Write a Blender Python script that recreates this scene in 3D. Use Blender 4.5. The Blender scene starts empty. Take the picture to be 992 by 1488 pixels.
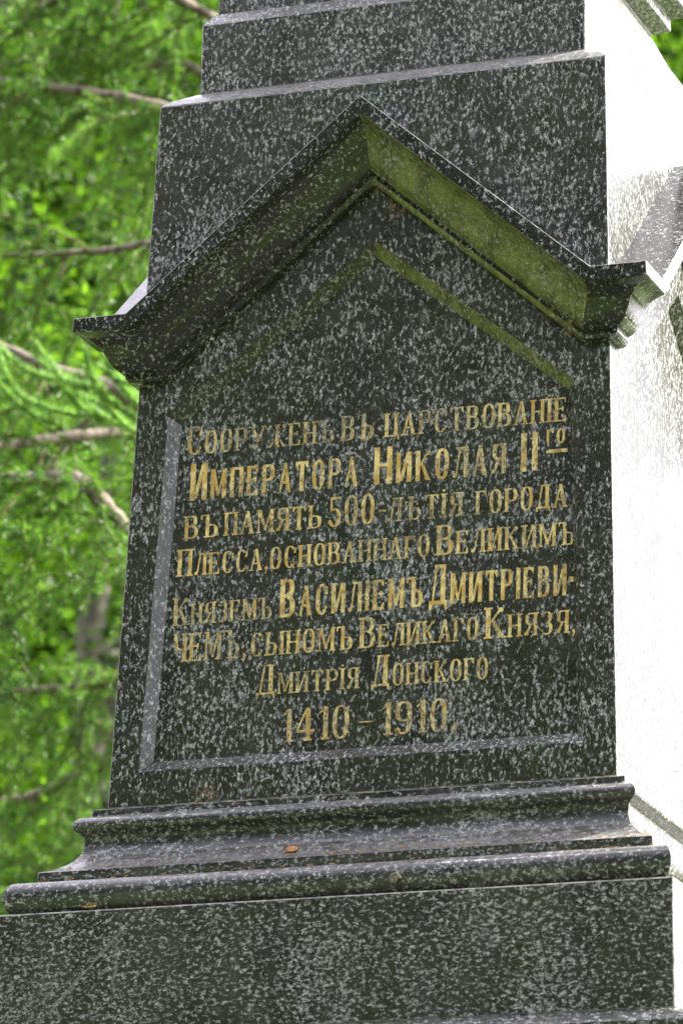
import bpy, math, random
from mathutils import Vector, Matrix

S = bpy.context.scene
COL = S.collection
GZ = 3.7            # height of the inscribed block's foot above the ground

# ------------------------------------------------------------------ camera
cam_d = bpy.data.cameras.new("camera")
cam = bpy.data.objects.new("camera", cam_d)
COL.objects.link(cam)
S.camera = cam
cr = Vector((0.93865, 0.34429, 0.02009)).normalized()
cf = Vector((-0.33526, 0.89729, 0.28716)).normalized()
cu = cr.cross(cf).normalized()
cr = cf.cross(cu).normalized()
M = Matrix(((cr.x, cu.x, -cf.x), (cr.y, cu.y, -cf.y), (cr.z, cu.z, -cf.z))).to_4x4()
M.translation = Vector((3.04219, -8.75812, -2.09767 + GZ))
cam.matrix_world = M
cam_d.sensor_fit = 'VERTICAL'
cam_d.sensor_height = 24.0
cam_d.lens = 7105.3 / 1488 * 24.0
cam_d.clip_start = 0.1
cam_d.clip_end = 2000
cam_d.dof.use_dof = True
cam_d.dof.focus_distance = 9.35
cam_d.dof.aperture_fstop = 4.0
S.render.resolution_x, S.render.resolution_y = 682, 1024

# ------------------------------------------------------------------ light
SUN = Vector((0.69, 0.39, 0.59)).normalized()
w = bpy.data.worlds.new("World")
S.world = w
w.use_nodes = True
nt = w.node_tree
nt.nodes.clear()
sky = nt.nodes.new("ShaderNodeTexSky")
sky.sky_type = 'NISHITA'
sky.sun_disc = False
sky.sun_elevation = math.asin(SUN.z)
sky.sun_rotation = math.atan2(SUN.x, SUN.y)
sky.air_density = 1.0
sky.dust_density = 3.5
bg = nt.nodes.new("ShaderNodeBackground")
bg.inputs[1].default_value = 0.13
wo = nt.nodes.new("ShaderNodeOutputWorld")
# thin bright cloud drifting over the blue
tcw = nt.nodes.new("ShaderNodeTexCoord")
mpw = nt.nodes.new("ShaderNodeMapping")
mpw.inputs['Scale'].default_value = (1, 1, 2.2)
ncl = nt.nodes.new("ShaderNodeTexNoise")
ncl.inputs['Scale'].default_value = 2.3
ncl.inputs['Detail'].default_value = 6
ncl.inputs['Roughness'].default_value = 0.55
mrc = nt.nodes.new("ShaderNodeMapRange")
mrc.interpolation_type = 'SMOOTHSTEP'
for i_, v_ in zip((1, 2, 3, 4), (0.36, 0.60, 0.25, 0.95)): mrc.inputs[i_].default_value = v_
mxc = nt.nodes.new("ShaderNodeMix")
mxc.data_type = 'RGBA'
mxc.inputs[7].default_value = (7.5, 7.1, 8.1, 1)
nt.links.new(tcw.outputs['Generated'], mpw.inputs[0])
nt.links.new(mpw.outputs[0], ncl.inputs['Vector'])
nt.links.new(ncl.outputs['Fac'], mrc.inputs[0])
nt.links.new(mrc.outputs[0], mxc.inputs[0])
nt.links.new(sky.outputs[0], mxc.inputs[6])
nt.links.new(mxc.outputs[2], bg.inputs[0])
nt.links.new(bg.outputs[0], wo.inputs[0])
sun_d = bpy.data.lights.new("sun", 'SUN')
sun_d.energy = 5.0
sun_d.angle = math.radians(0.53)
sun_d.color = (1.0, 0.95, 0.87)
sun = bpy.data.objects.new("sun", sun_d)
COL.objects.link(sun)
sun.rotation_euler = SUN.to_track_quat('Z', 'Y').to_euler()
sun.location = (6, 8, 12)
S.view_settings.view_transform = 'Standard'
S.view_settings.look = 'None'
S.view_settings.exposure = 2.0
S.view_settings.gamma = 1.0
S.render.engine = 'CYCLES'
S.cycles.max_bounces = 8

# ------------------------------------------------------------------ helpers
def tag(o, label=None, cat=None, group=None, kind=None):
    if label: o['label'] = label
    if cat: o['category'] = cat
    if group: o['group'] = group
    if kind: o['kind'] = kind
    return o

def empty(name, loc=(0, 0, 0)):
    o = bpy.data.objects.new(name, None)
    COL.objects.link(o)
    o.location = loc
    o.empty_display_size = 0.3
    return o

def mesh_obj(name, verts, faces, mat, parent=None, smooth=None, bevel=None, clean=True, edge=None):
    me = bpy.data.meshes.new(name)
    me.from_pydata([tuple(v) for v in verts], [], faces)
    if clean:
        import bmesh
        bm = bmesh.new()
        bm.from_mesh(me)
        bmesh.ops.remove_doubles(bm, verts=bm.verts, dist=1e-5)
        bmesh.ops.recalc_face_normals(bm, faces=bm.faces)
        bm.to_mesh(me)
        bm.free()
    me.materials.append(mat)
    if smooth is not None:
        me.shade_smooth()
        me.set_sharp_from_angle(angle=math.radians(smooth))
    o = bpy.data.objects.new(name, me)
    COL.objects.link(o)
    if parent: o.parent = parent
    if bevel:
        b = o.modifiers.new("bevel", 'BEVEL')
        b.width = bevel
        b.segments = 2
        b.limit_method = 'ANGLE'
        b.angle_limit = math.radians(72 if edge else 32)
        if edge:
            me.materials.append(edge)
            b.material = 1
    return o

class Nodes:
    """small helper to write node trees"""
    def __init__(self, name):
        self.m = bpy.data.materials.new(name)
        self.m.use_nodes = True
        self.t = self.m.node_tree
        self.b = self.t.nodes["Principled BSDF"]
        self.out = self.t.nodes["Material Output"]
        self.tc = self.t.nodes.new("ShaderNodeTexCoord")
    def n(self, typ, **kw):
        x = self.t.nodes.new(typ)
        for k, v in kw.items(): setattr(x, k, v)
        return x
    def l(self, a, b): self.t.links.new(a, b)
    def mapping(self, scale=(1, 1, 1), rot=(0, 0, 0), loc=(0, 0, 0), src=None):
        m = self.n("ShaderNodeMapping")
        m.inputs['Scale'].default_value = scale
        m.inputs['Rotation'].default_value = rot
        m.inputs['Location'].default_value = loc
        self.l(src or self.tc.outputs['Object'], m.inputs['Vector'])
        return m.outputs[0]
    def noise(self, vec, scale, detail=3, rough=0.55, dist=0.0):
        x = self.n("ShaderNodeTexNoise")
        x.inputs['Scale'].default_value = scale
        x.inputs['Detail'].default_value = detail
        x.inputs['Roughness'].default_value = rough
        x.inputs['Distortion'].default_value = dist
        self.l(vec, x.inputs['Vector'])
        return x.outputs['Fac']
    def ramp(self, fac, a, b, va=0.0, vb=1.0):
        x = self.n("ShaderNodeMapRange")
        x.interpolation_type = 'SMOOTHSTEP'
        for i, v in zip((1, 2, 3, 4), (a, b, va, vb)): x.inputs[i].default_value = v
        self.l(fac, x.inputs[0])
        return x.outputs[0]
    def math(self, op, a, b=None, c=None):
        x = self.n("ShaderNodeMath", operation=op)
        for i, v in enumerate((a, b, c)):
            if v is None: continue
            if isinstance(v, (int, float)): x.inputs[i].default_value = v
            else: self.l(v, x.inputs[i])
        return x.outputs[0]
    def mix(self, fac, a, b):
        x = self.n("ShaderNodeMix", data_type='RGBA')
        if isinstance(fac, (int, float)): x.inputs[0].default_value = fac
        else: self.l(fac, x.inputs[0])
        for k, v in ((6, a), (7, b)):
            if isinstance(v, tuple): x.inputs[k].default_value = (*v, 1)
            else: self.l(v, x.inputs[k])
        return x.outputs[2]
    def bump(self, h, strength=0.3, dist=0.002):
        x = self.n("ShaderNodeBump")
        x.inputs['Strength'].default_value = strength
        x.inputs['Distance'].default_value = dist
        self.l(h, x.inputs['Height'])
        self.l(x.outputs[0], self.b.inputs['Normal'])

def granite(name, stretch=(1, 1, 0.6), rot=(0, 0, 0), density=0.0, moss=0.0, grey=0.0, veins=None, wear=0.0, dust=0.0, lawn_refl=0.0,
            d1=(0.009, 0.009, 0.008), d2=(0.009, 0.012, 0.005)):
    N = Nodes(name)
    v = N.mapping(stretch, rot)
    vi = N.mapping()
    big = N.noise(vi, 7, 2)
    clump = N.noise(v, 146, 4, 0.62, 0.35)
    grain = N.noise(v, 390, 4, 0.72, 0.2)
    fine = N.noise(vi, 520, 2, 0.6)
    c2 = N.math('ADD', clump, N.math('MULTIPLY', N.math('SUBTRACT', big, 0.5), 0.20))
    mask = N.ramp(c2, 0.42 - density, 0.64 - density)              # clusters of feldspar ...
    gr = N.math('ADD', grain, N.math('MULTIPLY', mask, 0.30))
    sp = N.math('MULTIPLY', N.ramp(gr, 0.60, 0.86), N.ramp(mask, 0.10, 0.55, 0.25, 1.0))
    # dark ground of the stone, drifting between neutral, brownish and green
    hue = N.ramp(N.noise(vi, 3.1, 3), 0.38, 0.62)
    dark = N.mix(hue, d1, d2)
    dark = N.mix(N.ramp(grain, 0.35, 0.68), dark, (0.040, 0.042, 0.034))
    dark = N.mix(N.ramp(fine, 0.62, 0.78, 0, .5), dark, (0.16, 0.15, 0.12))
    spc = N.mix(N.ramp(N.noise(vi, 170, 2), 0.35, 0.68), (0.15, 0.16, 0.165), (0.56, 0.565, 0.57))
    col = N.mix(sp, dark, spc)
    # veil of moss and dust, and the lawn's green reflection painted in
    if moss:
        mm = N.ramp(N.noise(N.mapping((1, 1, 0.5)), 9, 5, 0.65), 0.36, 0.66, 0.15 * moss, 0.85 * moss)
        col = N.mix(mm, col, (0.085, 0.115, 0.018))
    if grey:
        mg = N.ramp(N.noise(N.mapping((1, 1, 0.35)), 12, 5, 0.65), 0.3, 0.75, 0.0, grey)
        col = N.mix(mg, col, (0.17, 0.17, 0.16))
    if lawn_refl:
        ma = N.math('MULTIPLY', N.ramp(N.noise(N.mapping((1, 1, 1)), 20, 6, 0.75), 0.36, 0.60, 0.25 * lawn_refl, lawn_refl),
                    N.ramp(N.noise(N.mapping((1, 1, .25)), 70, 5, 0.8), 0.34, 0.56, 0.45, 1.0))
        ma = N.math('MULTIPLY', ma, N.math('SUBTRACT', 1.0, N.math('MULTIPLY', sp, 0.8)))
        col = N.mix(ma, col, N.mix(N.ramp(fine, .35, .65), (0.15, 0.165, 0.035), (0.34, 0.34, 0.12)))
    if dust:
        ge = N.n("ShaderNodeNewGeometry")
        sn_ = N.n("ShaderNodeSeparateXYZ")
        N.l(ge.outputs['Normal'], sn_.inputs[0])
        md = N.math('MULTIPLY', N.ramp(sn_.outputs[2], 0.35, 0.9, 0, dust), N.ramp(N.noise(N.mapping((1, 1, 2)), 40, 6, 0.75), 0.36, 0.62, 0.25, 1))
        col = N.mix(md, col, (0.30, 0.29, 0.27))
    # small rusty lichen freckles
    li = N.ramp(N.noise(vi, 34, 6, 0.75), 0.735, 0.77, 0, 0.8)
    col = N.mix(li, col, (0.30, 0.15, 0.04))
    sxl = N.n("ShaderNodeSeparateXYZ")
    N.l(N.tc.outputs['Object'], sxl.inputs[0])
    for (lx, lz, lr) in ((.045, 1.160, .030), (0, 1.196, .018), (.352, .908, .024), (.395, .872, .020), (-.30, .012, .03), (.20, -.008, .016)) if name in ("granite_slab", "granite_cornice") else ():
        dd = N.math('SQRT', N.math('ADD', N.math('POWER', N.math('SUBTRACT', sxl.outputs[0], lx), 2), N.math('POWER', N.math('SUBTRACT', sxl.outputs[2], lz + GZ), 2)))
        ml = N.math('MULTIPLY', N.ramp(dd, lr * .3, lr, 1, 0), N.ramp(N.noise(vi, 110, 5, 0.8), 0.50, 0.60, 0, .8))
        col = N.mix(ml, col, (0.30, 0.16, 0.045))
    if veins:
        sx = N.n("ShaderNodeSeparateXYZ")
        N.l(N.tc.outputs['Object'], sx.inputs[0])
        wob = N.math('MULTIPLY', N.math('SUBTRACT', N.noise(vi, 45, 3), 0.5), 0.016)
        for (x0, z0, x1, z1, wd, st) in veins:
            L = math.hypot(x1 - x0, z1 - z0)
            dx, dz = (x1 - x0) / L, (z1 - z0) / L
            px = N.math('SUBTRACT', sx.outputs[0], x0)
            pz = N.math('SUBTRACT', sx.outputs[2], z0)
            along = N.math('ADD', N.math('MULTIPLY', px, dx), N.math('MULTIPLY', pz, dz))
            across = N.math('ADD', N.math('SUBTRACT', N.math('MULTIPLY', px, -dz), N.math('MULTIPLY', pz, -dx)), wob)
            m = N.ramp(N.math('ABSOLUTE', across), wd * 0.35, wd, st, 0)
            m = N.math('MULTIPLY', m, N.math('MULTIPLY', N.ramp(along, 0, .01), N.ramp(along, L - .03, L, 1, 0)))
            m = N.math('MULTIPLY', m, N.ramp(fine, .3, .6, .35, 1))
            col = N.mix(m, col, (0.22, 0.22, 0.20))
    N.l(col, N.b.inputs['Base Color'])
    r = N.ramp(N.noise(vi, 22, 5, 0.7), 0.3, 0.75, 0.17 + wear, 0.34 + wear)
    N.l(r, N.b.inputs['Roughness'])
    N.b.inputs['Specular IOR Level'].default_value = 0.5
    N.bump(N.math('ADD', N.math('MULTIPLY', fine, 0.6), sp), 0.16, 0.0005)
    return N.m

def simple(name, col_a, col_b, scale=8, rough=0.8, detail=4, stretch=(1, 1, 1), bump=0.3, bd=0.01):
    N = Nodes(name)
    f = N.noise(N.mapping(stretch), scale, detail, 0.65)
    N.l(N.mix(N.ramp(f, 0.35, 0.65), col_a, col_b), N.b.inputs['Base Color'])
    N.b.inputs['Roughness'].default_value = rough
    N.bump(f, bump, bd)
    return N.m

def leafy(name, col_a, col_b, trans=0.5, scale=1.2, rough=0.5):
    """thin leaf: diffuse and translucent, colour varies from clump to clump"""
    N = Nodes(name)
    f = N.noise(N.mapping(), scale, 2)
    f2 = N.noise(N.mapping(), scale * 12, 2)
    c = N.mix(N.ramp(N.math('ADD', N.math('MULTIPLY', f, .5), N.math('MULTIPLY', f2, .5)), 0.38, 0.62), col_a, col_b)
    N.l(c, N.b.inputs['Base Color'])
    N.b.inputs['Roughness'].default_value = rough
    tr = N.n("ShaderNodeBsdfTranslucent")
    g = N.n("ShaderNodeMix", data_type='RGBA', blend_type='MULTIPLY')
    g.inputs[0].default_value = 1.0
    N.l(c, g.inputs[6])
    g.inputs[7].default_value = (1.5, 1.75, 0.8, 1)
    N.l(g.outputs[2], tr.inputs[0])
    mx = N.n("ShaderNodeMixShader")
    mx.inputs[0].default_value = trans
    N.l(N.b.outputs[0], mx.inputs[1])
    N.l(tr.outputs[0], mx.inputs[2])
    N.l(mx.outputs[0], N.out.inputs[0])
    return N.m

VE = [(-0.393, GZ - 0.262, -0.548, GZ - 0.425, 0.0042, 0.75), (-0.408, GZ - 0.285, -0.411, GZ - 0.392, 0.004, 0.55)]
M_slab = granite("granite_slab", (1, 1, 0.55), moss=0.14, wear=0.035)
M_lawn_refl = granite("granite_painted_lawn_reflection", (1, 1, 0.8), lawn_refl=0.85, wear=0.05)  # stone with the lawn's yellow-green reflection painted into its colour
M_corn = granite("granite_cornice", (1, 1, 0.8), rot=(0.3, 0.5, 0.2), moss=0.0, density=-.035, wear=-.06, d1=(0.008, 0.007, 0.008), d2=(0.008, 0.008, 0.007))
M_base = granite("granite_moulding", (0.7, 0.7, 1), grey=0.25, dust=0.55)
M_plin = granite("granite_plinth", (0.62, 0.62, 1.0), rot=(0, 0.18, 0), density=0.012, moss=0.15, grey=0.15, veins=VE)
M_top = granite("granite_upper", (1, 1, 0.62), density=0.01, grey=0.2, wear=0.07, dust=0.6)
M_arris = simple("worn_arris", (0.10, 0.10, 0.09), (0.36, 0.35, 0.31), 55, 0.45)
M_mort = simple("mortar", (0.20, 0.17, 0.12), (0.34, 0.31, 0.24), 60, 0.95)

def gilding(name, wear):
    N = Nodes(name)
    v = N.mapping((1, 1, 0.7))
    base = N.mix(N.ramp(N.noise(v, 60, 4), 0.4, 0.6), (0.60, 0.38, 0.08), (0.90, 0.70, 0.27))
    worn = N.noise(N.mapping((1, 1, 0.6), loc=(3, 1, 2)), 210, 5, 0.75)
    patch = N.noise(N.mapping(loc=(5, 0, 1)), 8, 2)
    w_ = N.math('ADD', worn, N.math('MULTIPLY', N.math('SUBTRACT', patch, 0.5), 0.45))
    m = N.ramp(w_, 0.50 - wear, 0.63 - wear, 0.05 + wear * 2, 0.92)
    stone = N.mix(N.ramp(N.noise(v, 150, 4, .7), 0.42, 0.6), (0.05, 0.05, 0.035), (0.34, 0.34, 0.27))
    N.l(N.mix(m, base, stone), N.b.inputs['Base Color'])
    N.l(N.math('MULTIPLY', N.math('SUBTRACT', 1.0, m), 0.35), N.b.inputs['Metallic'])
    N.b.inputs['Roughness'].default_value = 0.45
    N.bump(worn, 0.4, 0.001)
    return N.m
M_gold = gilding("worn_gilding", 0.015)
M_fade = gilding("faded_gilding", 0.062)
M_GOLD = [M_gold]

# ------------------------------------------------------------------ monument
HB, WA, WB = 1.42502, 0.5, 0.45763
def W(z): return WA + (WB - WA) * z / HB          # half width of the tapered block at height z above its foot
def side(k, x, y, z):
    """point given for the front face (facing -y) turned to face k"""
    c, s = [(1, 0), (0, 1), (-1, 0), (0, -1)][k]
    return (x * c - y * s, x * s + y * c, z + GZ)

mon = tag(empty("granite_monument"), "dark speckled granite monument with gabled block bearing a worn gilded Cyrillic inscription", "monument")

# tapered block with a sunken gabled panel on each face
D = 0.023
def slab_face(k):
    vs, fs = [], []
    def P(x, z, d=0.0):
        vs.append(side(k, x, -(W(z) - d), z)); return len(vs) - 1
    bl, br_, tr, tl = P(-WA, 0), P(WA, 0), P(WB, HB), P(-WB, HB)
    o = [P(-.4400, .0680), P(.4340, .0680), P(.4055, .7740), P(0, 1.0940), P(-.4120, .7740)]
    i = [P(-.4200, .0920, D), P(.4150, .0920, D), P(.3880, .7620, D), P(0, 1.0650, D), P(-.3920, .7620, D)]
    fs += [(bl, br_, o[1], o[0]), (br_, tr, o[2], o[1]), (tr, o[3], o[2]), (tr, tl, o[3]), (tl, o[4], o[3]), (tl, bl, o[0], o[4])]
    for a in range(5):
        b = (a + 1) % 5
        fs.append((o[a], o[b], i[b], i[a]))
    fs.append(tuple(i))
    return vs, fs
V, F = [], []
for k in range(4):
    vs, fs = slab_face(k)
    n = len(V); V += vs; F += [tuple(a + n for a in f) for f in fs]
n = len(V)
V += [(-WA, -WA, GZ), (WA, -WA, GZ), (WA, WA, GZ), (-WA, WA, GZ), (-WB, -WB, GZ + HB), (WB, -WB, GZ + HB), (WB, WB, GZ + HB), (-WB, WB, GZ + HB)]
F += [(n, n + 3, n + 2, n + 1), (n + 4, n + 5, n + 6, n + 7)]
mesh_obj("inscribed_block", V, F, M_slab, mon, bevel=0.0020, edge=M_arris)
block = bpy.data.objects["inscribed_block"]
block.data.materials.append(M_lawn_refl)  # for the panel's right rake bevel: green reflection painted on
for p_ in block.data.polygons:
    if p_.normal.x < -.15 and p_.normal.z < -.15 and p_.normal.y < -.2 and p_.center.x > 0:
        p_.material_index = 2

def square_loft(name, prof, mat, parent, smooth=30, bevel=0.0015, close=True, edge=True):
    """prof: list of (half width, height above foot), lofted round the four faces"""
    V, F = [], []
    for (w_, z) in prof:
        V += [(-w_, -w_, z + GZ), (w_, -w_, z + GZ), (w_, w_, z + GZ), (-w_, w_, z + GZ)]
    for a in range(len(prof) - 1):
        for k in range(4):
            q = (k + 1) % 4
            F.append((4 * a + k, 4 * a + q, 4 * a + 4 + q, 4 * a + 4 + k))
    if close:
        F.append((3, 2, 1, 0)); m = 4 * (len(prof) - 1)
        F.append((m, m + 1, m + 2, m + 3))
    return mesh_obj(name, V, F, mat, parent, smooth=smooth, bevel=bevel, edge=M_arris if edge and mat is not M_mort else None)

# upper blocks (above the joint)
square_loft("shoulder", [(WB, HB), (.440, HB + .016), (.402, .0 + HB + .0400), (.38, HB + .041)], M_top, mon)
square_loft("upper_block", [(.3980, 1.4655), (.3985, 1.6125), (.3780, 1.6420), (.36, 1.643)], M_top, mon, bevel=0.003)
square_loft("neck_block", [(.3740, 1.6425), (.3735, 1.680), (.345, 1.722), (.3205, 1.772), (.3165, 1.780), (.31, 1.781)], M_top, mon)
square_loft("cap_cornice", [(.3165, 1.7815), (.318, 1.787), (.345, 1.7995), (.349, 1.803), (.349, 1.828), (.354, 1.832), (.378, 1.842), (.382, 1.846), (.382, 1.900), (.36, 1.925), (.30, 1.945)], M_top, mon, bevel=0.002)
square_loft("cap_block", [(.29, 1.9455), (.285, 2.20), (.20, 2.24)], M_top, mon, bevel=0.003)

# base moulding
def arc(pts):   # Catmull-Rom through the points
    out = []
    for i in range(len(pts) - 1):
        p0 = pts[max(i - 1, 0)]; p1 = pts[i]; p2 = pts[i + 1]; p3 = pts[min(i + 2, len(pts) - 1)]
        for s in range(4):
            t = s / 4
            out.append(tuple(0.5 * ((2 * p1[j]) + (-p0[j] + p2[j]) * t + (2 * p0[j] - 5 * p1[j] + 4 * p2[j] - p3[j]) * t * t
                       + (-p0[j] + 3 * p1[j] - 3 * p2[j] + p3[j]) * t ** 3) for j in range(2)))
    out.append(pts[-1])
    return out
torus1 = arc([(.5260, -.0205), (.5380, -.0245), (.5465, -.0315), (.5492, -.0400), (.5465, -.0495), (.5370, -.0560), (.5318, -.0640), (.5322, -.0800),
              (.5368, -.0950), (.5460, -.1080), (.5590, -.1195), (.5750, -.1290), (.5935, -.1365)])
torus2 = arc([(.6060, -.1585), (.6270, -.1635), (.6385, -.1725), (.6438, -.1830), (.6447, -.1940), (.6425, -.2060), (.6370, -.2170), (.6300, -.2225)])
prof = [(.45, -.004), (.5215, -.0055), (.5220, -.0180)] + torus1 + [(.5955, -.1380), (.5957, -.1520), (.5935, -.1560)] + torus2 + [(.60, -.2240)]
square_loft("base_moulding", prof[::-1], M_base, mon, smooth=38, bevel=0.0009)
# the joints' mortar
square_loft("mortar_joint", [(.4988, -.0038), (.4988, -.0002)], M_mort, mon, bevel=None)
square_loft("mortar_joint", [(.6360, -.2258), (.6370, -.2236)], M_mort, mon, bevel=None)
square_loft("mortar_joint", [(.3990, 1.4649), (.4000, 1.4662)], M_mort, mon, bevel=None)
# plinth and steps down to the grass
square_loft("plinth_block", [(.6540, -.4620), (.6502, -.2262)], M_plin, mon, bevel=0.003)
square_loft("lower_plinth", [(.700, -1.30), (.700, -.490), (.690, -.4780), (.664, -.4640), (.62, -.4625)], M_plin, mon, bevel=0.002)
square_loft("pedestal_die", [(.82, -3.0), (.80, -1.40), (.76, -1.3005)], M_plin, mon, bevel=0.004)
square_loft("step", [(1.25, -3.35), (1.25, -3.0015)], M_plin, mon, bevel=0.006)
square_loft("step", [(1.65, -3.72), (1.65, -3.3515)], M_plin, mon, bevel=0.006)

# gabled cornice: one moulding that runs ear - rake - apex - rake - ear on every face
ZT, RK, SL = 0.9580, 0.4664, 0.8562
SQ = math.sqrt(1 + SL * SL)
cp = [(-.012, -.006), (.1035, 0), (.1035, .0265), (.0985, .0292)]
cp += arc([(.0940, .0300), (.0780, .0370), (.0640, .0480), (.0560, .0600), (.0490, .0740), (.0400, .0860), (.0290, .0940), (.0240, .0958)])
cp += [(.0222, .0975), (.0213, .1050)] + arc([(.0205, .1055), (.0150, .1125), (.0070, .1150)]) + [(-.012, .1155)]
npf = len(cp)
V, F = [], []
for k in range(4):
    for st in range(4):
        for (o, h) in cp:
            if st == 0:
                z = ZT - h; x = -(W(z) + o)
            elif st in (1, 3):
                z = ZT - h; x = (-1 if st == 1 else 1) * (RK - h * (SQ - 1) / SL)
            else:
                x = 0; z = ZT + RK * SL - h * SQ
            y = -(W(z) + o)
            V.append(side(k, x, y, z))
ns = 16
for s in range(ns):
    s2 = (s + 1) % ns
    for a in range(npf - 1):
        F.append((s * npf + a, s2 * npf + a, s2 * npf + a + 1, s * npf + a + 1))
cor = mesh_obj("gabled_cornice", V, F, M_corn, mon, smooth=38, bevel=0.0014, edge=M_arris)
cor.data.materials.append(M_lawn_refl)
for p_ in cor.data.polygons:      # the rake whose underside faces the lawn has its green reflection painted on
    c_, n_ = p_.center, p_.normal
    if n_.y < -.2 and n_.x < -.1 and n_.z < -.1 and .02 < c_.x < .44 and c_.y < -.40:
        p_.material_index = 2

# ------------------------------------------------------------------ lettering
# glyphs are drawn on a cell of height 1; T = thick stroke, t = thin stroke
def R(x0, y0, x1, y1): return [[(x0, y0), (x1, y0), (x1, y1), (x0, y1)]]
def Q(*p): return [list(p)]
def diag(x0, y0, x1, y1, wd):
    return [[(x0, y0), (x0 + wd, y0), (x1 + wd, y1), (x1, y1)]]
def ring(cx, cy, rx, ry, ix, iy, a0=0, a1=360, n=22, p=2.5):
    def pt(a, ax, ay):
        c, s = math.cos(math.radians(a)), math.sin(math.radians(a))
        return (cx + ax * math.copysign(abs(c) ** (2 / p), c), cy + ay * math.copysign(abs(s) ** (2 / p), s))
    out = []
    m = max(4, int(n * abs(a1 - a0) / 360))
    for i in range(m):
        b0 = a0 + (a1 - a0) * i / m; b1 = a0 + (a1 - a0) * (i + 1) / m
        out.append([pt(b0, rx, ry), pt(b1, rx, ry), pt(b1, ix, iy), pt(b0, ix, iy)])
    return out

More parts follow.
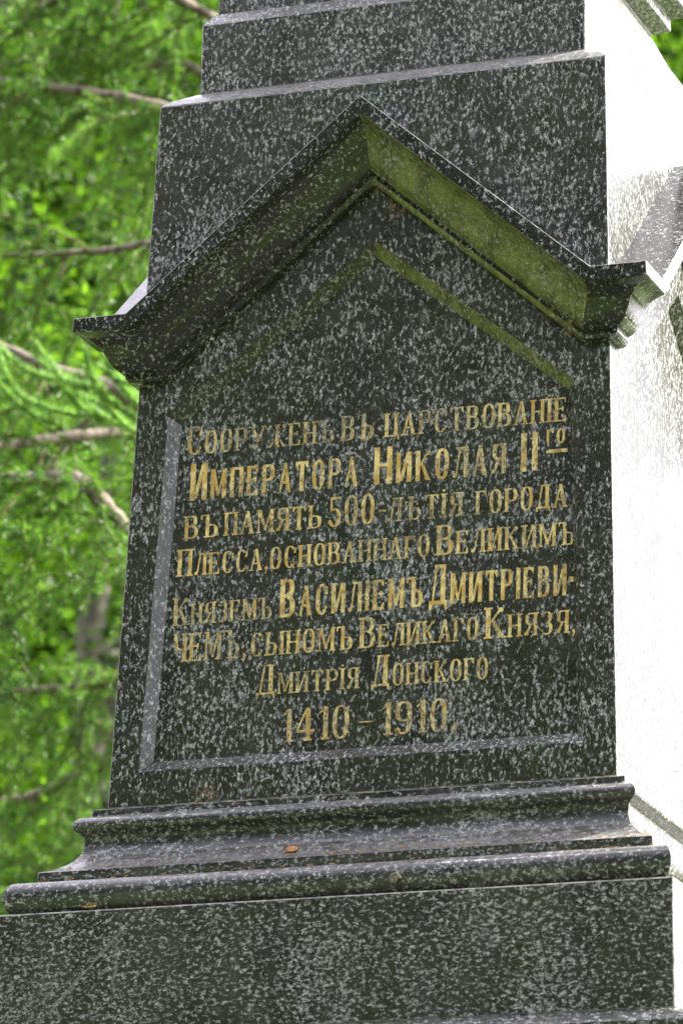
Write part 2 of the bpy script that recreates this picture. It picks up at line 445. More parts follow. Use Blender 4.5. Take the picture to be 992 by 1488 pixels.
def glyph(ch, T, t, sf):
    """returns (polygons, width)"""
    s = t * 0.95 if sf else 0
    e = T * 0.42 if sf else 0           # serif overhang
    def stem(x, y0=0, y1=1, top=True, bot=True):
        r = R(x, y0, x + T, y1)
        if sf:
            if bot: r += R(x - e, y0, x + T + e, y0 + s)
            if top: r += R(x - e, y1 - s, x + T + e, y1)
        return r
    def thin(x, y0=0, y1=1): return R(x, y0, x + t * 1.3, y1)
    w = 0.52
    g = []
    if ch in 'О0':
        w = 0.48
        g = ring(w / 2, .5, w / 2, .515, w / 2 - T, .515 - t)
    elif ch == 'С':
        w = 0.47
        g = ring(w / 2, .5, w / 2, .515, w / 2 - T, .515 - t, 42, 318)
        g += Q((w - t * 1.6, .66), (w, .66), (w, .90), (w - t * .8, .92))
        g += Q((w - t * 1.3, .14), (w - .02, .2), (w - .02, .26), (w - t * 1.3, .28))
    elif ch == 'У':
        g = diag(0, 1, .26, .30, T * .95) + Q((.50, 1), (.50 + t * 1.1, 1), (.30, .12), (.22, .12)) + ring(.16, .14, .13, .14, .13 - t, .14 - t, 180, 360)
        g += ring(.06, .13, .06, .06, .005, .005)
        if sf: g += R(-e, 1 - s, T + e, 1) + R(.42, 1 - s, .62, 1)
        w = .58
    elif ch == 'Р':
        g = stem(0) + R(T, 1 - t, .26, 1) + R(T, .44, .26, .44 + t) + ring(.26, .72, .22, .28, .22 - T, .28 - t, -90, 90)
        w = .48
    elif ch == 'Ь':
        g = stem(0) + R(T, 0, .26, t) + R(T, .50, .26, .50 + t) + ring(.26, .275, .22, .275, .22 - T, .275 - t, -90, 90)
        w = .48
    elif ch == 'Ъ':
        g = stem(.14, top=False) + R(-.03, 1 - t, .14 + T, 1) + Q((-.04, .80), (.01, .82), (.02, 1), (-.04, 1))
        g += R(.14 + T, 0, .38, t) + R(.14 + T, .50, .38, .50 + t) + ring(.38, .275, .20, .275, .20 - T, .275 - t, -90, 90)
        w = .58
    elif ch == 'Ѣ':
        g = stem(.14) + R(-.02, .74, .46, .74 + t) + Q((-.02, .62), (.02, .62), (.03, .76), (-.02, .78)) + Q((.42, .62), (.46, .62), (.46, .78), (.41, .76))
        g += R(.14 + T, 0, .38, t) + R(.14 + T, .48, .38, .48 + t) + ring(.38, .265, .20, .265, .20 - T, .265 - t, -90, 90)
        w = .58
    elif ch == 'Ы':
        g = stem(0) + R(T, 0, .22, t) + R(T, .50, .22, .50 + t) + ring(.22, .275, .20, .275, .20 - T, .275 - t, -90, 90) + stem(.54)
        w = .54 + T
    elif ch == 'Ж':
        c = .36
        g = stem(c - T / 2) + Q((c, .54), (c, .46), (.0, .0), (T * .9, 0)) + Q((c, .54), (c, .46), (.72, 0), (.72 - T * .9, 0))
        g += Q((c, .54), (c, .46), (.60, .92), (.66, .98)) + Q((c, .46), (c, .54), (.06, .98), (.12, .92))
        g += ring(.08, .90, .07, .08, .0, .0) + ring(.64, .90, .07, .08, .0, .0)
        w = .72
    elif ch == 'Е':
        g = stem(0, top=False, bot=False) + R(-e, 1 - t, .42, 1) + R(-e, 0, .44, t) + R(T, .50, .30, .50 + t)
        g += Q((.42 - t * 1.5, 1 - t), (.42 - t * .5, .78), (.42, .78), (.42, 1)) + Q((.44 - t * 1.6, t), (.44 - t * .5, .24), (.44, .24), (.44, 0)) + R(.28, .42, .28 + t, .62)
        w = .45
    elif ch == 'Н':
        g = stem(0) + stem(.36) + R(T, .47, .36, .47 + t)
        w = .36 + T
    elif ch == 'П':
        g = stem(0, top=False) + stem(.36, top=False) + R(-e, 1 - t, .36 + T + e, 1)
        w = .36 + T
    elif ch == 'И':
        g = stem(0) + stem(.38) + diag(T * .75, .05, .38 - t * .4, .95, t * 1.25)
        w = .38 + T
    elif ch == 'І':
        g = stem(0)
        w = T
        if sf: g += ring(T / 2, 1.13, .055, .05, .0, .0)
    elif ch == 'I':
        g = stem(0, top=False, bot=False); w = T
    elif ch == 'Ц':
        g = stem(0, bot=False) + stem(.36, bot=False) + R(-e, 0, .36 + T + .06, t) + Q((.36 + T + .01, -.14), (.36 + T + .06, -.16), (.36 + T + .06, 0), (.36 + T - .02, 0))
        w = .40 + T
    elif ch == 'А':
        g = Q((.02, 0), (.02 + t * 1.1, 0), (.30, 1), (.22, 1)) + Q((.50 - T, 0), (.50, 0), (.32, 1), (.20, 1)) + R(.12, .30, .40, .30 + t)
        if sf: g += R(-.04, 0, .13, s) + R(.50 - T - e, 0, .50 + e * .8, s)
        w = .52
    elif ch == 'Т':
        g = stem(.25 - T / 2, top=False) + R(0, 1 - t, .50, 1) + Q((0, .78), (t * .6, .78), (t * 1.7, 1 - t), (0, 1)) + Q((.50 - t * .6, .78), (.50, .78), (.50, 1), (.50 - t * 1.7, 1 - t))
        w = .50
    elif ch == 'В':
        g = stem(0, top=False, bot=False) + R(-e, 1 - t, .24, 1) + R(-e, 0, .24, t) + R(T, .51, .24, .51 + t)
        g += ring(.24, .76, .20, .24, .20 - T, .24 - t, -90, 90) + ring(.24, .275, .235, .275, .235 - T, .275 - t, -90, 90)
        w = .48
    elif ch == 'М':
        g = (R(.02, 0, .02 + t * 1.15, 1) if sf else R(0, 0, T, 1)) + R(.62 - T, 0, .62, 1)
        g += Q((.02, 1), (.02 + T * .95, 1), (.36, .10), (.27, .10)) + Q((.27, .10), (.33, .10), (.62 - T * .2, 1), (.62 - T * .6 - .04, 1))
        if sf: g += R(-.05, 0, .13, s) + R(.62 - T - e, 0, .62 + e, s) + R(-.04, 1 - s, .1, 1) + R(.60, 1 - s, .62 + e, 1)
        w = .62
    elif ch == 'К':
        g = stem(0) + Q((T * .8, .50), (T * .8, .42), (.46, .94), (.40, .98)) + Q((.18, .54), (.26, .58), (.52, 0), (.52 - T, 0)) + ring(.42, .91, .065, .075, .0, .0)
        if sf: g += R(.50 - T - e, 0, .52 + e, s)
        w = .53
    elif ch == 'Л':
        g = stem(.36, top=False) + Q((.20, 1), (.26, 1), (.14, .10), (.08, .06)) + R(.16, 1 - t, .36 + T + e, 1) + ring(.06, .08, .07, .08, .0, .0)
        w = .36 + T
    elif ch == 'Д':
        g = stem(.36, y0=.06, top=False, bot=False) + Q((.20, 1), (.26, 1), (.14, .06), (.08, .06)) + R(.16, 1 - t, .36 + T + e, 1)
        g += R(0, 0, .42 + T, t * 1.2) + Q((0, -.13), (t * .8, -.13), (t * 1.6, .02), (0, .05)) + Q((.42 + T - t * .8, -.13), (.42 + T, -.13), (.42 + T, .05), (.42 + T - t * 1.6, .02))
        w = .42 + T
    elif ch == 'Я':
        g = stem(.34) + R(.22, 1 - t, .34, 1) + R(.22, .46, .34, .46 + t) + ring(.22, .73, .20, .27, .20 - T, .27 - t, 90, 270)
        g += Q((.20, .50), (.27, .46), (.12, .0), (.02, .06)) + ring(.05, .08, .06, .07, .0, .0)
        w = .34 + T
    elif ch == 'Г':
        g = stem(0, top=False) + R(-e, 1 - t, .40, 1) + Q((.40 - t * .6, .74), (.40, .74), (.40, 1), (.40 - t * 2, 1 - t))
        w = .40
    elif ch == 'Ч':
        g = stem(.34) + ring(.22, .76, .22, .34, .22 - T, .34 - t * 1.2, 180, 270) + R(.20, .42, .34, .42 + t * 1.1) + R(0, .74, T, 1)
        if sf: g += R(-e, 1 - s, T + e, 1)
        w = .34 + T
    elif ch == 'Ю':
        g = stem(0) + R(T, .47, .26, .47 + t) + ring(.44, .5, .21, .51, .21 - T * .9, .51 - t)
        w = .65
    elif ch == 'З':
        g = ring(.22, .75, .19, .255, .19 - T * .9, .255 - t, -90, 140) + ring(.22, .265, .225, .28, .225 - T, .28 - t, -140, 90) + ring(.07, .82, .055, .06, 0, 0) + ring(.06, .17, .055, .06, 0, 0)
        w = .45
    elif ch == '1':
        g = stem(.12, top=False) + Q((.0, .78), (.12, .86), (.12, 1), (.0, .84))
        w = .12 + T
    elif ch == '4':
        g = R(.28, 0, .28 + T, 1) + Q((.28, 1), (.36, 1), (.05, .32), (0, .32)) + R(0, .26, .54, .26 + t * 1.2)
        if sf: g += R(.28 - e, 0, .28 + T + e, s)
        w = .54
    elif ch == '5':
        g = R(.06, .52, .06 + t, 1) + R(.06, 1 - t * 1.6, .42, 1) + ring(.22, .30, .23, .31, .23 - T, .31 - t, -150, 120) + ring(.05, .16, .06, .065, 0, 0)
        w = .45
    elif ch == '9':
        g = ring(.24, .69, .24, .315, .24 - T, .315 - t) + ring(.22, .50, .26, .515, .26 - T, .515 - t, -90, 10) + ring(.08, .11, .075, .08, 0, 0) + R(.06, 0, .24, t)
        w = .48
    elif ch == '-':
        g = R(.02, .42, .28, .42 + t * 1.4); w = .30
    elif ch == ',':
        g = ring(.07, .07, .07, .08, 0, 0) + Q((.07, .03), (.14, .06), (.04, -.20), (.01, -.18)); w = .14
    elif ch == '.':
        g = ring(.08, .09, .08, .09, 0, 0); w = .16
    return g, w

def letter(ch, x0, z0, sx, h, T, t, sf):
    g, wd = glyph(ch, T, t, sf)
    V, F = [], []
    for q, poly in enumerate(g):
        # every stroke is a thin wedge-sided plate let into the sunken panel
        hh = 0.00045 + 0.00003 * (q % 40)
        n = len(V); m = len(poly)
        for lift in (-0.002, hh):
            for (px, pz) in poly:
                x = x0 + px * sx; z = z0 + pz * h
                V.append((x, -(W(z) - D) - lift, z + GZ))
        F.append(tuple(range(n + m, n + 2 * m)))
        for a in range(m):
            b = (a + 1) % m
            F.append((n + a, n + b, n + m + b, n + m + a))
    mesh_obj("letter", V, F, M_GOLD[0], block, clean=False)

def word(txt, xa, xb, z, h, big=None, T=.135, t=.058, sf=True, gap=.13):
    """txt set between xa and xb on baseline z, small height h, first glyph height big"""
    ws = []
    for i, ch in enumerate(txt):
        hh = big if (big and i == 0) else h
        g, wd = glyph(ch, T, t, sf)
        ws.append((ch, wd * hh, hh))
    tot = sum(a[1] for a in ws) + gap * h * (len(ws) - 1)
    k = (xb - xa) / tot
    x = xa
    for ch, wd, hh in ws:
        base = z
        if ch == 'Д': base = z + .02 * h
        letter(ch, x, base, hh * k, hh, T / k ** .35, t, sf)
        x += (wd + gap * h) * k

SH = .0105     # sideways allowance for the depth of the panel
def line(z, items, fade=(), **kw):
    for it in items:
        txt, xa, xb, h = it[:4]
        M_GOLD[0] = M_fade if txt in fade else M_gold
        big = it[4] if len(it) > 4 else None
        word(txt, xa + LX, xb + LX, z, h, big, **kw)
LX = 0.0045
bold = dict(T=.15, t=.088, sf=False, gap=.15)
line(.700, [("СООРУЖЕНЪ", -.3828, -.0831, .0455, .057), ("ВЪ", -.0672, -.002, .050), ("ЦАРСТВОВАНІЕ", .0201, .3800, .0470)], fade=("СООРУЖЕНЪ", "ВЪ", "ЦАРСТВОВАНІЕ"))
line(.6065, [("ИМПЕРАТОРА", -.3735, -.0317, .060, .074), ("НИКОЛАЯ", .0006, .2626, .060, .074), ("II", .2922, .3247, .076)], **bold)
line(.6565, [("ГО", .3420, .3780, .029)], T=.15, t=.09, sf=False, gap=.2)
mesh_obj("letter", [(x, -(W(z) - D) - l, z + GZ) for l in (-.002, .0005) for (x, z) in ((.342 + LX, .6385), (.383 + LX, .6385), (.383 + LX, .6455), (.342 + LX, .6455))],
         [(4, 5, 6, 7), (0, 1, 5, 4), (1, 2, 6, 5), (2, 3, 7, 6), (3, 0, 4, 7)], M_gold, block, clean=False)
line(.5300, [("ВЪ", -.381, -.313, .046), ("ПАМЯТЬ", -.2993, -.1029, .046), ("500", -.088, .0035, .059), ("-", .012, .0275, .05), ("ЛѢТІЯ", .031, .1788, .047), ("ГОРОДА", .2056, .384, .046)], fade=("ЛѢТІЯ", "-"))
line(.4555, [("ПЛЕССА,", -.3921, -.2074, .0430, .054), ("ОСНОВАННАГО", -.2040, .1155, .0430), ("ВЕЛИКИМЪ", .1298, .4000, .0450, .059)])
line(.3580, [("КНЯЗЕМЪ", -.3963, -.1970, .0420, .055)], fade=("КНЯЗЕМЪ",))
line(.3580, [("ВАСИЛІЕМЪ", -.1807, .1045, .0590, .075), ("ДМИТРІЕВИ", .1174, .3850, .0600, .078)], T=.145, t=.08, sf=False, gap=.15)
line(.3580, [("-", .3900, .4010, .060)], T=.15, t=.12, sf=False)
line(.2850, [("ЧЕМЪ,", -.3928, -.2450, .0560), ("СЫНОМЪ", -.236, -.0326, .0460), ("ВЕЛИКАГО", -.0181, .2158, .0440, .060), ("КНЯЗЯ,", .2301, .4053, .0440, .060)], fade=("ЧЕМЪ,", "ВЕЛИКАГО"))
line(.2080, [("ДМИТРІЯ", -.2221, -.0180, .0410, .058), ("ДОНСКОГО", .0074, .2362, .0420, .060)], fade=("ДМИТРІЯ", "ДОНСКОГО"))
line(.1130, [("1410", -.1659, -.0342, .0640), ("1910.", .0308, .1780, .0630)], fade=("1410", "1910."), T=.135, t=.06)
line(.1260, [("-", -.0170, .0165, .034)], fade=("-",))

# ------------------------------------------------------------------ small things lying on the mouldings
def leaf_thing(name, loc, size, rotz, tilt, mat, label, cat, curl=.25):
    V, F = [], []
    n = 7
    for i in range(n):
        t = i / (n - 1)
        wd = math.sin(math.pi * (0.06 + .9 * t)) ** .8 * .32
        zc = curl * (t - .5) ** 2
        for s in (-1, 0, 1):
            V.append((size * (t - .5), size * wd * s, size * (zc + (.12 * abs(s)))))
    for i in range(n - 1):
        for s in range(2):
            a = i * 3 + s
            F.append((a, a + 1, a + 4, a + 3))
    o = mesh_obj(name, V, F, mat, None, smooth=60, clean=False)
    m = o.modifiers.new("thickness", 'SOLIDIFY'); m.thickness = size * .04
    o.location = loc; o.rotation_euler = (tilt, 0, rotz)
    return tag(o, label, cat)
M_dead = simple("dead_leaf", (0.32, 0.13, 0.03), (0.48, 0.24, 0.07), 90, 0.7)
M_dry = simple("dry_leaf", (0.42, 0.26, 0.06), (0.55, 0.36, 0.12), 90, 0.7)
leaf_thing("fallen_leaf", (-.105, -.5565, GZ - .1150), .026, .1, .9, M_dead, "small rust brown leaf lying in the hollow of the base moulding", "leaf")
leaf_thing("fallen_leaf", (-.468, -.6415, GZ - .2215), .026, -.05, .25, M_dry, "tiny ochre leaf caught under the lowest roll, near the left corner", "leaf")

# white flake stuck under the left rake
M_fl = simple("white_flake", (0.62, 0.61, 0.58), (0.75, 0.74, 0.70), 70, 0.8)
zf = .935
vf = [(-.342, -(W(zf) + .004), zf - .012 + GZ), (-.322, -(W(zf) + .004), zf - .013 + GZ), (-.333, -(W(zf) + .0005), zf + .012 + GZ), (-.333, -(W(zf) + .012), zf - .007 + GZ)]
tag(mesh_obj("lime_flake", vf, [(0, 1, 2), (0, 3, 1), (1, 3, 2), (2, 3, 0)], M_fl), "tiny white triangular flake stuck to the block beneath the left rake", "flake")
# snail shell-like blotch on the lowest roll
M_sn = simple("snail_shell", (0.12, 0.10, 0.07), (0.24, 0.20, 0.14), 120, 0.6)
V, F = [], []
for i in range(34):
    a = i / 33 * 4.2 * math.pi; r = .0105 * math.exp(-a * .13); th = .0042 * math.exp(-a * .10)
    for j in range(6):
        b = j / 6 * 2 * math.pi
        V.append(((r + th * math.cos(b)) * math.cos(a), -.001 - a * .0002 + th * math.sin(b) * .8, (r + th * math.cos(b)) * math.sin(a)))
for i in range(33):
    for j in range(6):
        F.append((i * 6 + j, i * 6 + (j + 1) % 6, i * 6 + 6 + (j + 1) % 6, i * 6 + 6 + j))
sn = mesh_obj("snail_shell", V, F, M_sn, smooth=60, clean=False)
sn.location = (.128, -.6465, GZ - .2010)
tag(sn, "small brown coiled snail shell clinging to the lowest roll of the base", "snail shell")

# dry larch needles and grit blown on to the ledges
rg = random.Random(77)
V, F = [], []
for _ in range(150):
    led = rg.choice((0, 0, 1, 2))
    x = rg.uniform(-.6, .62)
    y, z = ((-.572 - rg.random() * .018, -.1345), (-.603 - rg.random() * .006, -.1575), (-.505 - rg.random() * .012, -.0050))[led]
    if led == 0: z = -.1345 + (.590 + y) * .45
    a = rg.uniform(-1.2, 1.2); L = rg.uniform(.004, .014); q = rg.uniform(.0004, .0008)
    dx, dy = math.cos(a) * L, math.sin(a) * L * .5
    n = len(V)
    for s_ in (0, 1):
        for (oy, oz) in ((-q, 0), (q, 0), (0, 2 * q)):
            V.append((x + dx * s_, y + dy * s_ + oy, z + GZ + .0008 + oz + s_ * rg.random() * .002))
    F += [(n, n + 1, n + 4, n + 3), (n + 1, n + 2, n + 5, n + 4), (n + 2, n, n + 3, n + 5), (n, n + 2, n + 1), (n + 3, n + 4, n + 5)]
tag(mesh_obj("fallen_needles", V, F, simple("dry_needles", (.20, .10, .03), (.42, .28, .12), 80), clean=False),
    "dry brown needles and grit scattered along the ledges of the base moulding", "needles", kind="stuff")

# ------------------------------------------------------------------ ground
M_grass = leafy("lawn", (0.070, 0.11, 0.020), (0.10, 0.15, 0.032), trans=0.0, scale=0.6, rough=0.9)
V = []; F = []
rnd = random.Random(4)
NG = 60
for j in range(NG + 1):
    for i in range(NG + 1):
        u = (i / NG * 2 - 1); v = (j / NG * 2 - 1)
        x = math.copysign(abs(u) ** 2.2, u) * 900; y = math.copysign(abs(v) ** 2.2, v) * 900
        d = math.hypot(x, y)
        V.append((x, y, (0 if d < 3 else min(1, (d - 3) / 20) * .25 * math.sin(x * .13) * math.cos(y * .11))))
for j in range(NG):
    for i in range(NG):
        a = j * (NG + 1) + i
        F.append((a, a + 1, a + NG + 2, a + NG + 1))
tag(mesh_obj("ground", V, F, M_grass, smooth=60, clean=False), kind='structure')

# unseen dark paving, added and spread out to darken the left cyma's reflections
M_unseen_pave = simple("unseen_paving", (0.028, 0.026, 0.024), (0.055, 0.05, 0.045), 14, 0.85)
V = [(-2.6, -12, .0), (9, -12, .0), (9, 4, .0), (-2.6, 4, .0)]
V = V + [(x, y, .012) for x, y, z in V]
tag(mesh_obj("unseen_pavement", V, [(4, 5, 6, 7), (0, 1, 5, 4), (1, 2, 6, 5), (2, 3, 7, 6), (3, 0, 4, 7)], M_unseen_pave), kind='structure')

# ------------------------------------------------------------------ vegetation
def tube(V, F, pts, rads, n=8):
    """append a tapered tube along pts"""
    base = len(V)
    pts = [Vector(p) for p in pts]
    up = Vector((0.13, 0.31, 0.94))
    for i, p in enumerate(pts):
        d = (pts[min(i + 1, len(pts) - 1)] - pts[max(i - 1, 0)]).normalized()
        a = d.cross(up)
        if a.length < .05: a = d.cross(Vector((1, 0, 0)))
        a.normalize(); b = d.cross(a)
        for j in range(n):
            t = j / n * 2 * math.pi
            V.append(p + (a * math.cos(t) + b * math.sin(t)) * rads[i])
    for i in range(len(pts) - 1):
        for j in range(n):
            q = (j + 1) % n
            F.append((base + i * n + j, base + i * n + q, base + (i + 1) * n + q, base + (i + 1) * n + j))

def spline(pts, k=5):
    pts = [Vector(p) for p in pts]; out = []
    for i in range(len(pts) - 1):
        p0 = pts[max(i - 1, 0)]; p1 = pts[i]; p2 = pts[i + 1]; p3 = pts[min(i + 2, len(pts) - 1)]
        for s in range(k):
            t = s / k
            out.append(0.5 * ((2 * p1) + (-p0 + p2) * t + (2 * p0 - 5 * p1 + 4 * p2 - p3) * t * t + (-p0 + 3 * p1 - 3 * p2 + p3) * t ** 3))
    out.append(pts[-1])
    return out

M_bark = simple("larch_bark", (0.050, 0.036, 0.026), (0.22, 0.18, 0.14), 38, 0.9, 6, (1, 1, .5), 0.6, .01)
M_twig = simple("larch_twig", (0.10, 0.065, 0.03), (0.16, 0.11, 0.05), 60, 0.8)
M_need = leafy("larch_needles", (0.012, 0.055, 0.005), (0.14, 0.27, 0.035), trans=0.46, scale=3.4, rough=0.42)
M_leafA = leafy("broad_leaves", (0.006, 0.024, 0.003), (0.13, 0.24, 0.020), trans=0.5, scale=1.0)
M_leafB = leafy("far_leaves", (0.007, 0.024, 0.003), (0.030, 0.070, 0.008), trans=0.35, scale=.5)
M_trunk = simple("tree_bark", (0.07, 0.06, 0.05), (0.22, 0.19, 0.16), 12, 0.9, 6, (1, 1, .3), 0.7, .03)

def needles(V, F, p, d, rnd, count, ln, wd):
    """a tuft of thin needles at p growing round direction d"""
    for _ in range(count):
        q = Vector((rnd.gauss(0, 1), rnd.gauss(0, 1), rnd.gauss(0, 1))).normalized()
        v = (q + d * .7).normalized() * ln * rnd.uniform(.7, 1.15)
        s = v.cross(Vector((rnd.gauss(0, 1), rnd.gauss(0, 1), rnd.gauss(0, 1)))).normalized() * wd
        n = len(V)
        V.extend((p - s, p + s, p + v + s * .25)); F.append((n, n + 1, n + 2))

def twig_mesh(seed, L=.75):
    """larch side twig drooping along +x / -z with short shoots and needle tufts: two meshes (wood, needles)"""
    r = random.Random(seed)
    WV, WF, NV, NF = [], [], [], []
    main = [Vector((0, 0, 0))]
    d = Vector((1, 0, r.uniform(-.1, .25)))
    for i in range(12):
        d = (d + Vector((r.gauss(0, .10), r.gauss(0, .12), -.11 + r.gauss(0, .05)))).normalized()
        main.append(main[-1] + d * L / 12)
    tube(WV, WF, main, [.0042 * (1 - i / 15) for i in range(13)], 5)
    def clothe(pts, step, cnt):
        for i in range(len(pts) - 1):
            a, b = pts[i], pts[i + 1]
            seg = (b - a).length; m = max(1, int(seg / step))
            for k in range(m):
                needles(NV, NF, a.lerp(b, (k + r.random() * .6) / m), (b - a).normalized(), r, cnt, .028, .0017)
    clothe(main, .013, 11)
    for i in range(1, 12):
        for rep in range(2):
            if r.random() < .22: continue
            a = main[i]
            sd = Vector((r.uniform(.2, .9), (1 if rep else -1) * r.uniform(.3, 1), r.uniform(-.6, .35))).normalized()
            ln = r.uniform(.08, .28) * (1 - i / 22)
            pts = [a]
            for k in range(5):
                sd = (sd + Vector((r.gauss(0, .1), r.gauss(0, .1), -.13))).normalized()
                pts.append(pts[-1] + sd * ln / 5)
            tube(WV, WF, pts, [.0022, .002, .0018, .0015, .0013, .001], 4)
            clothe(pts, .014, 10)
    a = bpy.data.meshes.new("twig"); 
    nW = len(WV)
    a.from_pydata([tuple(v) for v in WV + NV], [], WF + [tuple(i + nW for i in f) for f in NF])
    a.materials.append(M_twig); a.materials.append(M_need)
    a.polygons.foreach_set("material_index", [0] * len(WF) + [1] * len(NF))
    return a
TW = [twig_mesh(s, L) for s, L in ((1, .55), (2, .75), (3, .65), (4, .85), (5, .5))]

larch = tag(empty("larch_tree", (-1.81, 4.36, 0)), "larch with drooping bright green needle sprays and brown branches directly behind the monument", "tree")
def lp(p): return Vector(p) - Vector((-1.81, 4.36, 0))
V, F = [], []
tube(V, F, [lp((-1.81 + .05 * math.sin(z * .9), 4.36 + .04 * math.cos(z), z)) for z in [-.1, .3, 1, 2, 3, 4, 5, 6, 7, 8, 9, 10.5, 12, 14, 16]],
     [.26, .19, .165, .155, .145, .14, .13, .12, .11, .10, .095, .08, .06, .035, .01], 14)
mesh_obj("trunk", V, F, M_bark, larch, smooth=60, clean=False)
rt = random.Random(11)
BR = [  # branches seen left of the monument: points and thickness
    ([(-1.81, 4.36, 6.77), (-2.068, 3.716, 6.805), (-2.195, 3.648, 6.87), (-2.382, 3.567, 6.905), (-2.533, 3.505, 6.921), (-2.779, 3.41, 6.929), (-3.3, 3.3, 6.85)], .017),
    ([(-1.81, 4.36, 6.93), (-2.231, 4.102, 7.15), (-2.327, 4.057, 7.178), (-2.466, 4.01, 7.161), (-2.62, 3.941, 7.198), (-3.1, 3.8, 7.1)], .011),
    ([(-1.81, 4.36, 6.46), (-2.022, 3.628, 6.436), (-2.154, 3.584, 6.42), (-2.306, 3.536, 6.392), (-2.476, 3.477, 6.378), (-2.703, 3.4, 6.354), (-3.2, 3.2, 6.2)], .011),
    ([(-1.81, 4.36, 5.88), (-1.925, 3.438, 5.751), (-2.099, 3.34, 5.853), (-2.186, 3.294, 5.894), (-2.328, 3.228, 5.937), (-2.451, 3.165, 5.99), (-2.591, 3.092, 6.052), (-3.0, 2.9, 6.05)], .022),
    ([(-1.81, 4.36, 5.47), (-1.849, 3.181, 5.251), (-1.981, 3.097, 5.356), (-2.045, 3.048, 5.436), (-2.101, 3.004, 5.507), (-2.162, 2.976, 5.523), (-2.321, 2.919, 5.516), (-2.534, 2.843, 5.506), (-3.0, 2.6, 5.42)], .024),
    ([(-1.81, 4.36, 5.2), (-2.162, 4.071, 5.236), (-2.37, 3.998, 5.222), (-2.542, 3.941, 5.199), (-2.808, 3.85, 5.174), (-3.3, 3.7, 5.1)], .014),
    ([(-1.81, 4.36, 4.94), (-2.366, 4.598, 5.094), (-2.558, 4.512, 5.14), (-2.881, 4.434, 5.003), (-3.079, 4.368, 4.979), (-3.6, 4.2, 4.8)], .018),
    ([(-1.81, 4.36, 7.1), (-2.075, 3.707, 7.173), (-2.26, 3.614, 7.247), (-2.493, 3.541, 7.203), (-2.725, 3.462, 7.179), (-3.3, 3.3, 7.0)], .013),
    ([(-1.81, 4.36, 4.66), (-2.243, 4.315, 4.728), (-2.508, 4.212, 4.742), (-2.704, 4.164, 4.66), (-2.901, 4.117, 4.578), (-3.4, 4.0, 4.4)], .014),
    ([(-1.81, 4.36, 7.5), (-2.3, 3.9, 7.62), (-2.7, 3.6, 7.6), (-3.3, 3.3, 7.4)], .016),
    ([(-1.81, 4.36, 4.3), (-2.3, 4.0, 4.35), (-2.8, 3.7, 4.2), (-3.4, 3.5, 3.9)], .016),
]
for q in range(26):      # the rest of the crown
    z = 3.0 + q * .42 + rt.uniform(-.1, .1)
    az = q * 2.4 + rt.uniform(-.3, .3)
    if 4.0 < z < 7.6 and math.cos(az) > .25: continue        # open towards the sun side, as the lit right face shows
    L = max(.5, 2.3 - .14 * max(0, z - 5)) * rt.uniform(.8, 1.1)
    pts = [Vector((-1.81, 4.36, z)) + Vector((math.cos(az) * L * s, math.sin(az) * L * s, .12 * s - .55 * s * s)) for s in (0, .25, .5, .75, 1)]
    BR.append((pts, .018))
nt_ = 0
for bi, (pts, rad) in enumerate(BR):
    sp_ = spline([lp(p) for p in pts], 5)
    V, F = [], []
    n = len(sp_)
    tube(V, F, sp_, [rad * 1.15 * (1.15 - .6 * i / n) * (1 + .12 * math.sin(i * 2.1 + bi)) for i in range(n)], 9)
    # dead stubs
    for _ in range(7):
        i = rt.randrange(3, n - 1)
        p = sp_[i]; d = Vector((rt.gauss(0, .5), rt.gauss(0, .5), -1 + rt.gauss(0, .5))).normalized() * rt.uniform(.04, .16)
        tube(V, F, [p, p + d * .5 + Vector((0, 0, .006)), p + d], [.005, .0035, .0015], 5)
    b = mesh_obj("branch", V, F, M_bark, larch, smooth=60, clean=False)
    near = bi < 11
    cnt = 17 if near else 3
    for c in range(cnt):
        if nt_ >= 298: break
        if bi == 3 and c % 2: continue
        i = min(n - 2, int((.18 + .82 * (c + rt.random()) / cnt) * (n - 1)))
        o = bpy.data.objects.new("twig", TW[rt.randrange(len(TW))])
        COL.objects.link(o); o.parent = b
        dirv = (sp_[min(i + 1, n - 1)] - sp_[i])
        az = math.atan2(dirv.y, dirv.x) + rt.choice((-1, 1)) * rt.uniform(.3, 1.5)
        o.location = sp_[i]
        o.rotation_euler = (rt.uniform(-.5, .5), rt.uniform(-.35, .75), az)
        s = rt.uniform(.6, 1.15); o.scale = (s, s, s)
        nt_ += 1

# pale young shoots: curved brushes of soft needles standing up from the two bent branches
M_young = leafy("young_needles", (0.13, 0.24, 0.06), (0.26, 0.40, 0.15), trans=0.45, scale=5, rough=0.5)
def shoot_mesh(seed, L):
    r = random.Random(seed)
    WV, WF, NV, NF = [], [], [], []
    d = Vector((.95, 0, .10)); pts = [Vector((0, 0, 0))]
    for k in range(14):
        d = (d + Vector((0, r.gauss(0, .03), .075))).normalized()
        pts.append(pts[-1] + d * L / 14)
    tube(WV, WF, pts, [.0035 * (1 - k / 18) for k in range(15)], 5)
    for k in range(14):
        for q in range(4):
            f_ = (k + q / 4) / 14
            needles(NV, NF, pts[k].lerp(pts[k + 1], q / 4), d * .5 + (pts[k + 1] - pts[k]).normalized(), r, 20, .026 * (1 - .55 * f_ ** 3), .0018)
    me = bpy.data.meshes.new("shoot"); nW = len(WV)
    me.from_pydata([tuple(v) for v in WV + NV], [], WF + [tuple(i + nW for i in f) for f in NF])
    me.materials.append(M_twig); me.materials.append(M_young)
    me.polygons.foreach_set("material_index", [0] * len(WF) + [1] * len(NF))
    return me
SHM = [shoot_mesh(51, .26), shoot_mesh(52, .20), shoot_mesh(53, .32)]
host = [o for o in bpy.data.objects if o.name.startswith("branch") and o.parent == larch]
rs = random.Random(8)
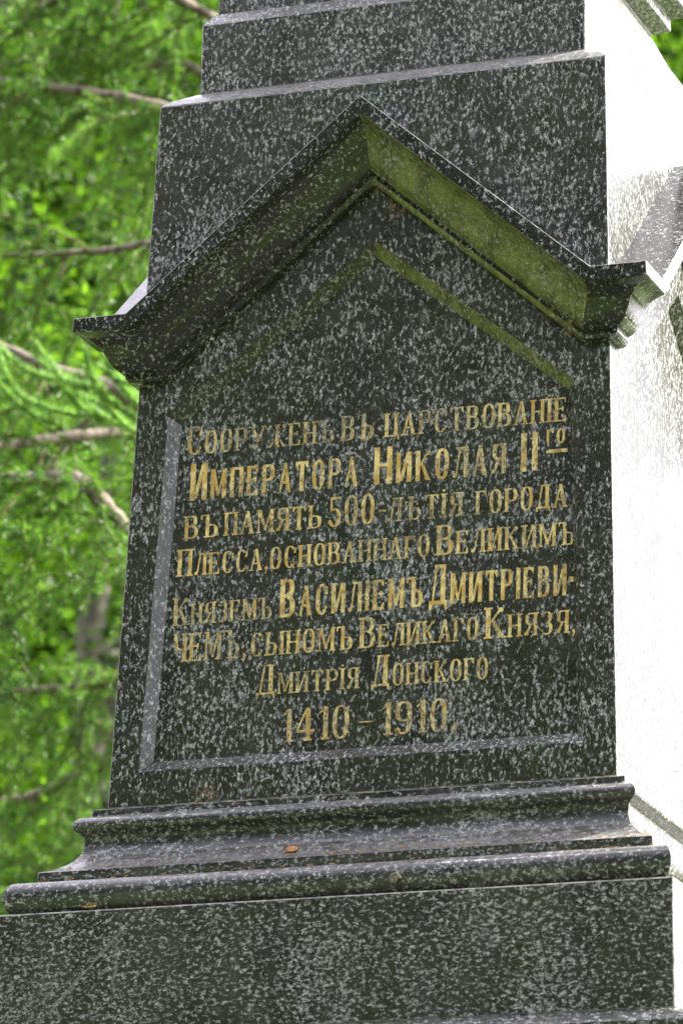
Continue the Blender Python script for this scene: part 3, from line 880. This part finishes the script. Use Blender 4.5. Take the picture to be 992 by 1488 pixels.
for k in range(26):
    o = bpy.data.objects.new("shoot", SHM[k % 3]); COL.objects.link(o)
    o.parent = host[4 if k % 2 else 3]
    u_ = rs.random()
    o.location = lp((-1.86 - .62 * u_ + rs.gauss(0, .02), 3.10 - .14 * u_ + rs.gauss(0, .10), 5.60 + .22 * rs.random() + .05 * u_))
    o.rotation_euler = (rs.uniform(-.3, .3), rs.uniform(-.5, .15), math.pi + .35 + rs.uniform(-.7, .7))

def crown_mesh(seed, R_, Hh, clumps, per, leaf, mat):
    """leaf clumps spread through a crown volume, many small folded leaves"""
    r = random.Random(seed)
    V, F = [], []
    for _ in range(clumps):
        while True:
            c = Vector((r.uniform(-1, 1), r.uniform(-1, 1), r.uniform(-1, 1)))
            if .35 < c.length < 1: break
        c = Vector((c.x * R_, c.y * R_, c.z * Hh))
        cs = r.uniform(.10, .22) * R_
        for _ in range(per):
            p = c + Vector((r.gauss(0, .5), r.gauss(0, .5), r.gauss(0, .38))) * cs
            a = Vector((r.gauss(0, 1), r.gauss(0, 1), r.gauss(0, .6))).normalized() * leaf * r.uniform(.6, 1.2)
            b = a.cross(Vector((r.gauss(0, .5), r.gauss(0, .5), 1))).normalized() * leaf * .55
            n = len(V)
            V.extend((p, p + a * .5 + b * .6, p + a, p + a * .5 - b * .6)); F.append((n, n + 1, n + 2, n + 3))
    me = bpy.data.meshes.new("crown")
    me.from_pydata([tuple(v) for v in V], [], F)
    me.materials.append(mat)
    return me
def trunk_mesh(h, r0, seed):
    r = random.Random(seed); V, F = [], []
    pts = [Vector((r.gauss(0, .05), r.gauss(0, .05), -.3 + i * h / 8)) for i in range(9)]
    tube(V, F, pts, [r0 * (1.3 if i == 0 else 1 - .09 * i) for i in range(9)], 12)
    for _ in range(9):
        a = r.uniform(0, 6.28); z = h * r.uniform(.35, .85); L = r.uniform(1.0, 2.2)
        st = Vector((0, 0, z))
        tube(V, F, [st, st + Vector((math.cos(a) * L * .4, math.sin(a) * L * .4, L * .3)), st + Vector((math.cos(a) * L, math.sin(a) * L, L * .8))], [r0 * .38, r0 * .25, .012], 7)
    me = bpy.data.meshes.new("trunk")
    me.from_pydata([tuple(v) for v in V], [], F); me.materials.append(M_trunk)
    me.shade_smooth()
    return me
CA = [crown_mesh(21, 2.6, 3.4, 420, 110, .062, M_leafA), crown_mesh(22, 2.4, 3.0, 380, 110, .060, M_leafA)]
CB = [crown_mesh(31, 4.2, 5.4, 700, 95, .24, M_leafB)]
TA = [trunk_mesh(8.5, .17, 5), trunk_mesh(12, .26, 6)]
def broadleaf(name, x, y, h, crown, trunk, label, group, rz=0, s=1):
    t =  tag(empty(name, (x, y, 0)), label, "tree", group)
    for nm, me, z in (("trunk", trunk, 0), ("crown", crown, h)):
        o = bpy.data.objects.new(nm, me); COL.objects.link(o); o.parent = t
        o.location = (0, 0, z); o.rotation_euler = (0, 0, rz); o.scale = (s, s, s)
    return t
broadleaf("broadleaf_tree", -5.0, 9.9, 7.4, CA[0], TA[0], "light green broadleaf tree just behind the larch, left of the monument", "broadleaf trees behind the monument")
broadleaf("broadleaf_tree", -2.6, 11.2, 9.9, CA[1], TA[0], "light green broadleaf tree seen past the monument's upper right corner", "broadleaf trees behind the monument", 1.3)
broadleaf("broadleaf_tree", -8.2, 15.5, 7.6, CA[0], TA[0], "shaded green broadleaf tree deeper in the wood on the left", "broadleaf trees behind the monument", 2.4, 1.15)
FT = [(-9, 20, "tall dark green tree in the wood, straight behind the larch"),
      (-14, 19, "tall dark green tree at the far left of the wood behind the monument"),
      (-5, 23, "tall dark green tree in the wood, nearest the monument's right side")]
FT += [(-8, 29, "tree of the second forest row directly beyond the larch"), (-13, 28, "tree of the second forest row left of the larch"),
       (-19, 25, "tree of the second forest row at its far left end"), (-3, 31, "tree of the second forest row nearest the monument's lit right face"),
       (-20, 15, "nearest forest tree at the very left edge of the wood"), (-17, 34, "deepest forest tree on the left of the wood"),
       (-10, 37, "deepest forest tree straight beyond the larch"), (-4, 40, "deepest forest tree on the right of the wood")]
FT += [(-14, -19, "unseen added tree across the clearing, diagonally left in front of the inscription"), (-7, -22, "unseen added tree across the clearing, left of the one facing the inscription"),  # unseen trees, added to darken what the front face reflects
       (0, -24, "unseen added tree across the clearing, squarely facing the inscription"), (7, -23, "unseen added tree across the clearing, right of the one facing the inscription"),
       (13, -20, "unseen added tree across the clearing, diagonally right in front of the inscription"), (-19, -13, "unseen added tree at the left side of the clearing by the lawn's corner"),
       (-22, -6, "unseen added tree at the left side of the clearing level with the monument"), (18, -15, "unseen added tree at the right side of the clearing beyond the added unseen paving"),
       (-4, -30, "unseen added tree in the rear row across the clearing, left one"), (4, -31, "unseen added tree in the rear row across the clearing, right one")]
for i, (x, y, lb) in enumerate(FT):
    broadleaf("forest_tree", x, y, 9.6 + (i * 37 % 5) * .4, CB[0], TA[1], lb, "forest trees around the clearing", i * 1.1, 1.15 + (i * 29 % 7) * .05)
